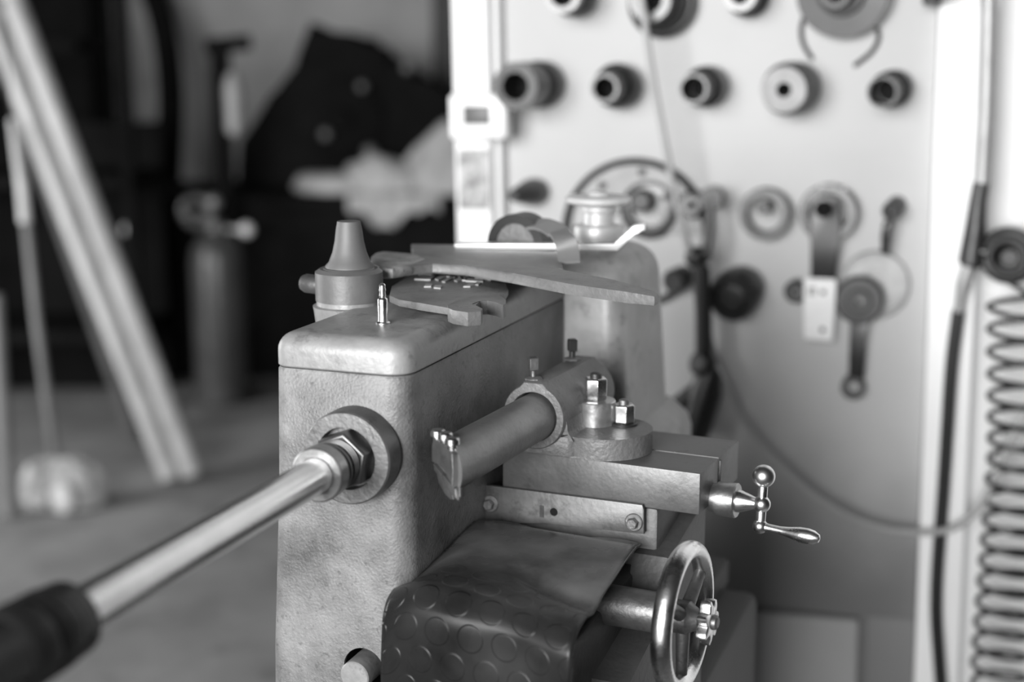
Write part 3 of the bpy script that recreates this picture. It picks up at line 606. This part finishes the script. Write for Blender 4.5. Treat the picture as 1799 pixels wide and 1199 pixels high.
# ---------------------------------------------------------------- air line at the right
al = thing('air_line', 'upright galvanised air pipe with black valve and hose beside the right white post', 'pipe', wp(1712, 400, .03))
MB().tube([wp(1738, -40, .04), wp(1736, 60, .04), wp(1732, 200, .04), wp(1725, 325, .045)], .0105, 16).build('pipe', PIPEM, al)
MB().tube([wp(1724, 322, .046), wp(1718, 355, .048), wp(1714, 400, .05), wp(1705, 462, .05), wp(1703, 468, .05)], [.0115, .012, .015, .0175, .014], 16).build('valve', BLACKM, al)
MB().tube([wp(1710, 440, .05), wp(1735, 444, .055)], .009, 14).build('tee', AMD, al)
MB().tube([wp(1702, 466, .05), wp(1692, 500, .05), wp(1688, 520, .05), wp(1684, 548, .05)], [.0095, .0105, .0085, .0075], 14).build('fitting', PIPEM, al)
MB().tube([wp(x, y, .045) for x, y in ((1684, 545), (1672, 640), (1664, 760), (1656, 880), (1647, 1000), (1645, 1080), (1650, 1160), (1656, 1240))], .0098, 14, n=5).build('hose', HOSEB, al)
cg = thing('coiled_hose', 'black coiled air hose hanging from a round reel at the right picture edge', 'hose', wp(1760, 450, .03))
rc2 = wp(1772, 449, .05)
MB().torus(rc2, W.y + W.x * .25, .033, .0085, 48, 12).torus(rc2 - W.y * .02, W.y + W.x * .25, .026, .006, 40, 10).build('reel', HOSEB, cg)
MB().lathe(rc2 + W.y * .02, -W.y, [(0, .02), (.02, .02), (.045, .013), (.05, .011), (.05, 0)], 24).build('reel_hub', ADK, cg)
hp = [rc2 + W.z * -.03 + W.x * -.01]
y = 520.0; k = 0
cxs = lambda yy: 1786 - 31 * max(0, min(1, (yy - 800) / 360))
per = lambda yy: 40 - 4 * max(0, min(1, (yy - 600) / 200))
ph = 0.0
while y < 1290:
    c = wp(cxs(y), y, .062); R = .0385 * (1 if y > 540 else max(.25, (y - 500) / 40))
    hp.append(c + W.x * (R * math.cos(ph)) + W.y * (R * .8 * math.sin(ph))); ph += 2 * PI / 20; y += per(y) / 20
MB().tube(hp, .0041, 8).build('coil', HOSEB, cg)

# ================================================================== DIM WORKSHOP ON THE LEFT
def fz(px, py): return gz(px, py, 0.0)
def pole(label, bot, top, r, m, s_top, group='leaning poles at the left', name='pole'):
    a = fz(*bot) + V((0, 0, r * .6)); b = at(*top, s_top); b = a + (b - a) * 1.12
    return tag(MB().tube([a, b], r, 16).build(name, m, None), label, 'pole', group)
pole('pale round pole leaning, nearest the lathe of the long poles', (338, 846), (22, 0), .042, WOODP, 4.9)
pole('pale pole leaning just left of the nearest pole, reaching less high', (300, 850), (14, 105), .037, WOODP, 4.9)
pole('dull brown pole leaning, its foot farthest left of the long poles', (238, 778), (28, 170), .028, WOODD, 5.3)
pole('grey stick standing upright at the left picture edge', (16, 912), (-6, 560), .024, mat('grey_stick', .2, 0, .6, .2, 3), 4.6)
# broom
bh = fz(112, 893)
bm_ = thing('broom', 'broom standing head down at the left, with thin grey handle and pale bristles', 'broom', bh)
MB().tube([bh + V((-.02, 0, .13)), at(64, 560, 4.75), at(28, 215, 4.75)], [.017, .016, .014], 12).build('handle', mat('broom_handle', .2, 0, .6, .2, 3), bm_)
head = MB(); bw = RT; 
rr = []
for z, w_, d in ((0.006, .125, .05), (.05, .135, .055), (.11, .13, .05), (.155, .10, .04), (.18, .04, .025)):
    rr.append([bh + bw * (w_ * math.cos(t)) + HD * (d * math.sin(t)) + V((0, 0, z)) + bw * (.012 * math.sin(5 * t)) for t in (2 * PI * i / 28 for i in range(28))])
head.rings(rr).build('bristles', BRIS, bm_)
for u, w_ in ((-.055, .03), (.02, .05)):
    MB().sphere(bh + bw * u - HD * .062 + V((0, 0, .055)), w_, 14, (1, .5, 1.1)).build('pale_tuft', CLOTH, bm_)
# stick with pale grip at left
s2 = MB().tube([at(22, 210, 4.2), at(40, 330, 4.2), at(45, 392, 4.2)], [.012, .018, .018], 12).build('grip', WOODP, None)
fr_ = Fr(fz(60, 800), 20.4)
# rack the poles lean on
rk = thing('storage_rack', 'black storage rack in the dark at the far left behind the poles', 'rack', at(150, 700, 6.0).xy.to_3d())
rf = Fr(at(150, 700, 6.0).xy.to_3d(), 20.4)
for z0, x1 in ((.95, .25), (.3, .25), (1.5, .05)): MB().box(rf, (-.75, 0, z0), (x1, .5, z0 + .05), .004).build('shelf', DARK, rk)
for x in (-.7, .2): MB().box(rf, (x, .02, 0), (x + .05, .08, 1.75), .004).build('upright', DARK, rk)
MB().box(rf, (-.75, .48, 0), (.25, .5, 1.2)).build('back_panel', DARK, rk)
s2.parent = None
tag(s2, 'short pale tool grip hanging at the far left in front of the dark rack', 'grip')
hgk = MB().tube([at(22, 212, 4.2), at(10, 120, 4.6), at(0, -60, 5.0)], .004, 6).build('cord', DARK2, s2)
# dark bench
bf = Fr(at(520, 640, 6.6).xy.to_3d(), 20.4)
bn = thing('workbench', 'dark workbench along the far wall under the black engine', 'bench', bf.o)
MB().box(bf, (-.85, 0, .80), (1.6, .8, .86), .01).build('bench_top', DARK, bn)
MB().box(bf, (-.80, .05, 0), (1.55, .78, .80), .01).build('cabinet', DARK, bn)
# black engine on it
eg = thing('engine_block', 'black engine with jagged outline standing on the far bench', 'engine', bf.w(.3, .4, .86))
def bq(px, py, d=.4): 
    n = bf.y; p = bf.w(0, d, 0); r_ = ray(px, py); return CAM + r_ * (n.dot(p - CAM) / n.dot(r_))
sil = [(415, 330), (420, 250), (455, 200), (475, 165), (515, 140), (522, 95), (543, 40), (575, 55), (600, 68), (650, 66), (665, 92), (690, 100), (705, 122), (735, 128), (748, 150), (800, 165), (840, 190), (840, 330)]
MB().prism([bq(x, y, .40) for x, y in sil], bf.y * .36, .03).build('block', DARK, eg)
MB().lathe(bq(600, 210, .4), -bf.y, [(-.02, .2), (.03, .2), (.05, .16), (.05, .06), (.08, .05), (.08, 0)], 32).build('flywheel', DARK, eg)
for px, py, r_ in ((572, 236, .035), (650, 268, .045), (716, 118, .035), (636, 152, .03)):
    MB().sphere(bq(px, py, .30), r_ * .8, 14).tube([bq(px, py, .30), bq(px, py, .42)], r_ * .4, 10).build('bolt_cap', mat('dull_cap', .22, .3, .4, .1, 20), eg)
# pale sacks on the bench front
def sack(label, px, py, r_, sq, m, d=.15):
    b = MB(); b.sphere((0, 0, 0), r_, 28, sq)
    for v in b.bm.verts:
        n = mn.noise(v.co * 6 + V((px, py, 0)) * .013) * .35 + mn.noise(v.co * 15 + V((py, px, 0)) * .01) * .18; v.co *= 1 + n
    base_ = bq(px, py, d); lo = -.45 * r_ * sq[2]
    for v in b.bm.verts: v.co = V((base_.x + v.co.x, base_.y + v.co.y, .861 + max(0, v.co.z - lo)))
    return tag(b.build('sack', m, None, smooth=180, sub=1), label, 'sack', 'sacks on the far bench')
sack('low pale crumpled sack on the far bench, left end of the pale heap', 575, 330, .12, (1.5, .8, .55), CLOTH)
sack('wide pale crumpled sack in the middle of the far bench heap', 672, 330, .17, (1.15, .7, .75), CLOTH)
sack('tallest pale sack of the far bench heap, beside the white post', 772, 320, .19, (.95, .65, 1.1), CLOTH)
rr = [(610, 352, 0), (650, 362, 0), (690, 372, 0), (730, 372, 0), (772, 352, 0)]
ap = MB()
g_ = []
for i in range(25):
    u = i / 24 * 4; k = min(3, int(u)); t = u - k; pa, pb2 = rr[k], rr[k + 1]
    px = pa[0] + (pb2[0] - pa[0]) * t; lowy = 372 + 34 * math.exp(-((i - 10) / 5) ** 2) + 5 * math.sin(i * 1.1)
    col = []
    for j in range(8):
        v_ = j / 7; d = .02 - .03 * min(1, v_ * 2.5) - .012 * (1 + math.sin(i * 1.3)) * v_
        p = bq(px, 340, d); zt_ = .868 if v_ < .3 else .868 - (lowy - 345) / 380 * (v_ - .3) * 1.4
        col.append(V((p.x, p.y, zt_)))
    g_.append(col)
vv = [[ap.bm.verts.new(p) for p in c] for c in g_]
for i in range(24):
    for j in range(7): ap.bm.faces.new([vv[i][j], vv[i + 1][j], vv[i + 1][j + 1], vv[i][j + 1]])
dr = ap.build('cloth', CLOTH, None, smooth=180); s_ = dr.modifiers.new('thick', 'SOLIDIFY'); s_.thickness = .008
tag(dr, 'pale cloth draped over the front edge of the far bench', 'cloth')
# gas cylinder
gc = fz(392, 706)
gt = thing('gas_cylinder', 'grey gas cylinder with shining valves standing before the dark bench', 'cylinder', gc)
MB().lathe(gc, (0, 0, 1), [(0, .10), (.01, .115), (.62, .115), (.68, .105), (.73, .07), (.75, .04), (.80, .035), (.81, 0)], 32).build('body', mat('cylinder_paint', .09, .2, .35, .3, 6), gt)
for px, py, r_ in ((376, 425, .03), (433, 404, .032)):
    c = at(px, py, 6.15); c2 = gc + V((0, 0, .76)); MB().sphere(c, r_, 16).tube([c, c2], .012, 8).build('valve_knob', mat('white_glint', .95, .2, .15, .02, 10), gt)  # near-white colour stands in for the glints on the valves
MB().sphere(at(228, 403, 6.0), .034, 16).tube([at(228, 403, 6.0), at(228, 403, 6.12)], .012, 8).build('knob', bpy.data.materials['white_glint'], rk)  # ball added for one more highlight dot, in the same glint white
MB().torus(at(345, 372, 6.15), -HD, .06, .018, 24, 8).sphere(at(328, 378, 6.1), .035, 12).sphere(at(375, 356, 6.1), .035, 12).tube([at(345, 372, 6.15), gc + V((0, 0, .78))], .02, 8).build('gauge', mat('gauge_metal', .3, .5, .4, .1, 10), gt)
# extinguisher-like pale bottle on stand
bs_ = thing('stand', 'thin dark stand with pale bottle and T-shaped top, left of the engine', 'stand', fz(410, 690))
q = fz(410, 690)
MB().tube([q, V((q.x, q.y, at(408, 90, 6.4).z))], .045, 12).build('pole', DARK, bs_)
MB().tube([at(362, 82, 6.4), at(440, 74, 6.4)], .035, 10).build('crossbar', DARK, bs_)
MB().lathe(at(413, 238, 6.05), (0, 0, 1), [(0, .02), (.02, .036), (.2, .04), (.24, .03), (.26, .02), (.26, 0)], 20).build('bottle', mat('pale_bottle', .35, 0, .4, .1, 10), bs_)
# dark slanting duct on the far wall and pillar beside the opening
MB_ = MB().tube([at(250, -60, 7.6), at(285, 40, 7.6), at(300, 160, 7.6), at(296, 300, 7.6), at(296, 420, 7.6)], .07, 12, n=4).build('duct', DARK, None)
tag(MB_, 'dark bent duct running down the far wall at the left', 'duct')
pf = Fr(at(782, 300, 7.68).xy.to_3d(), 20.4)
MB().box(pf, (-.06, 0, 0), (.35, .12, 2.6), .01).build('pillar', DARK2, None)
tag(bpy.data.objects['pillar'], kind='structure')
sh = Fr(at(170, 200, 7.4).xy.to_3d(), 20.4)
cbd = MB().box(sh, (-1.4, 0, 0), (-.02, .35, 2.6), .01).build('tall_cabinet', DARK, None)
tag(cbd, 'tall black cupboard against the far wall behind the poles', 'cupboard')

# ================================================================== LIGHT AND CAMERA
BLOCK_SILL, KEY = .95, 365
def area(name, loc, tgt, sx, sy, e):
    l = bpy.data.lights.new(name, 'AREA'); l.shape = 'RECTANGLE'; l.size = sx; l.size_y = sy; l.energy = e
    o = bpy.data.objects.new(name, l); COL.objects.link(o); o.location = loc
    o.rotation_euler = (V(tgt) - V(loc)).to_track_quat('-Z', 'Y').to_euler(); return o
wf = MB().box(G, (-4.5, -1.72, 0), (2.6, -1.6, BLOCK_SILL)).box(G, (-4.5, -1.72, 2.7), (2.6, -1.6, 3.2)).box(G, (-4.5, -1.72, BLOCK_SILL), (-1.6, -1.6, 2.7)).box(G, (1.15, -1.72, BLOCK_SILL), (2.6, -1.6, 2.7)).build('light_blocker_wall', mat('blocker_dark_grey', .10, 0, .85, .2, 3), None); tag(wf, kind='structure')  # unseen wall added to block the low light; dark face cuts bounce
area('window_daylight', (-.15, -3.7, 1.9), (.1, 0, 1.3), 2.4, 1.7, KEY)
area('door_daylight', (-4.0, .7, 1.5), (-1.9, 2.3, .2), 1.3, 2.0, 100)
w = bpy.data.worlds.new('world'); w.use_nodes = True; sc.world = w
w.node_tree.nodes['Background'].inputs[0].default_value = (1, 1, 1, 1); w.node_tree.nodes['Background'].inputs[1].default_value = .012
cd = bpy.data.cameras.new('camera'); co_ = bpy.data.objects.new('camera', cd); COL.objects.link(co_)
cd.sensor_width = 36; cd.lens = 36 * F / 1799; cd.clip_start = .05
co_.matrix_world = M.Translation(CAM) @ M((RT, UP, -FW)).transposed().to_4x4()
cd.dof.use_dof = True; cd.dof.focus_distance = 1.22; cd.dof.aperture_fstop = 2.5
sc.camera = co_
sc.view_settings.view_transform = 'Standard'; sc.view_settings.look = 'None'; sc.view_settings.gamma = 1; sc.view_settings.use_curve_mapping = False
sc.view_settings.exposure = 0.0
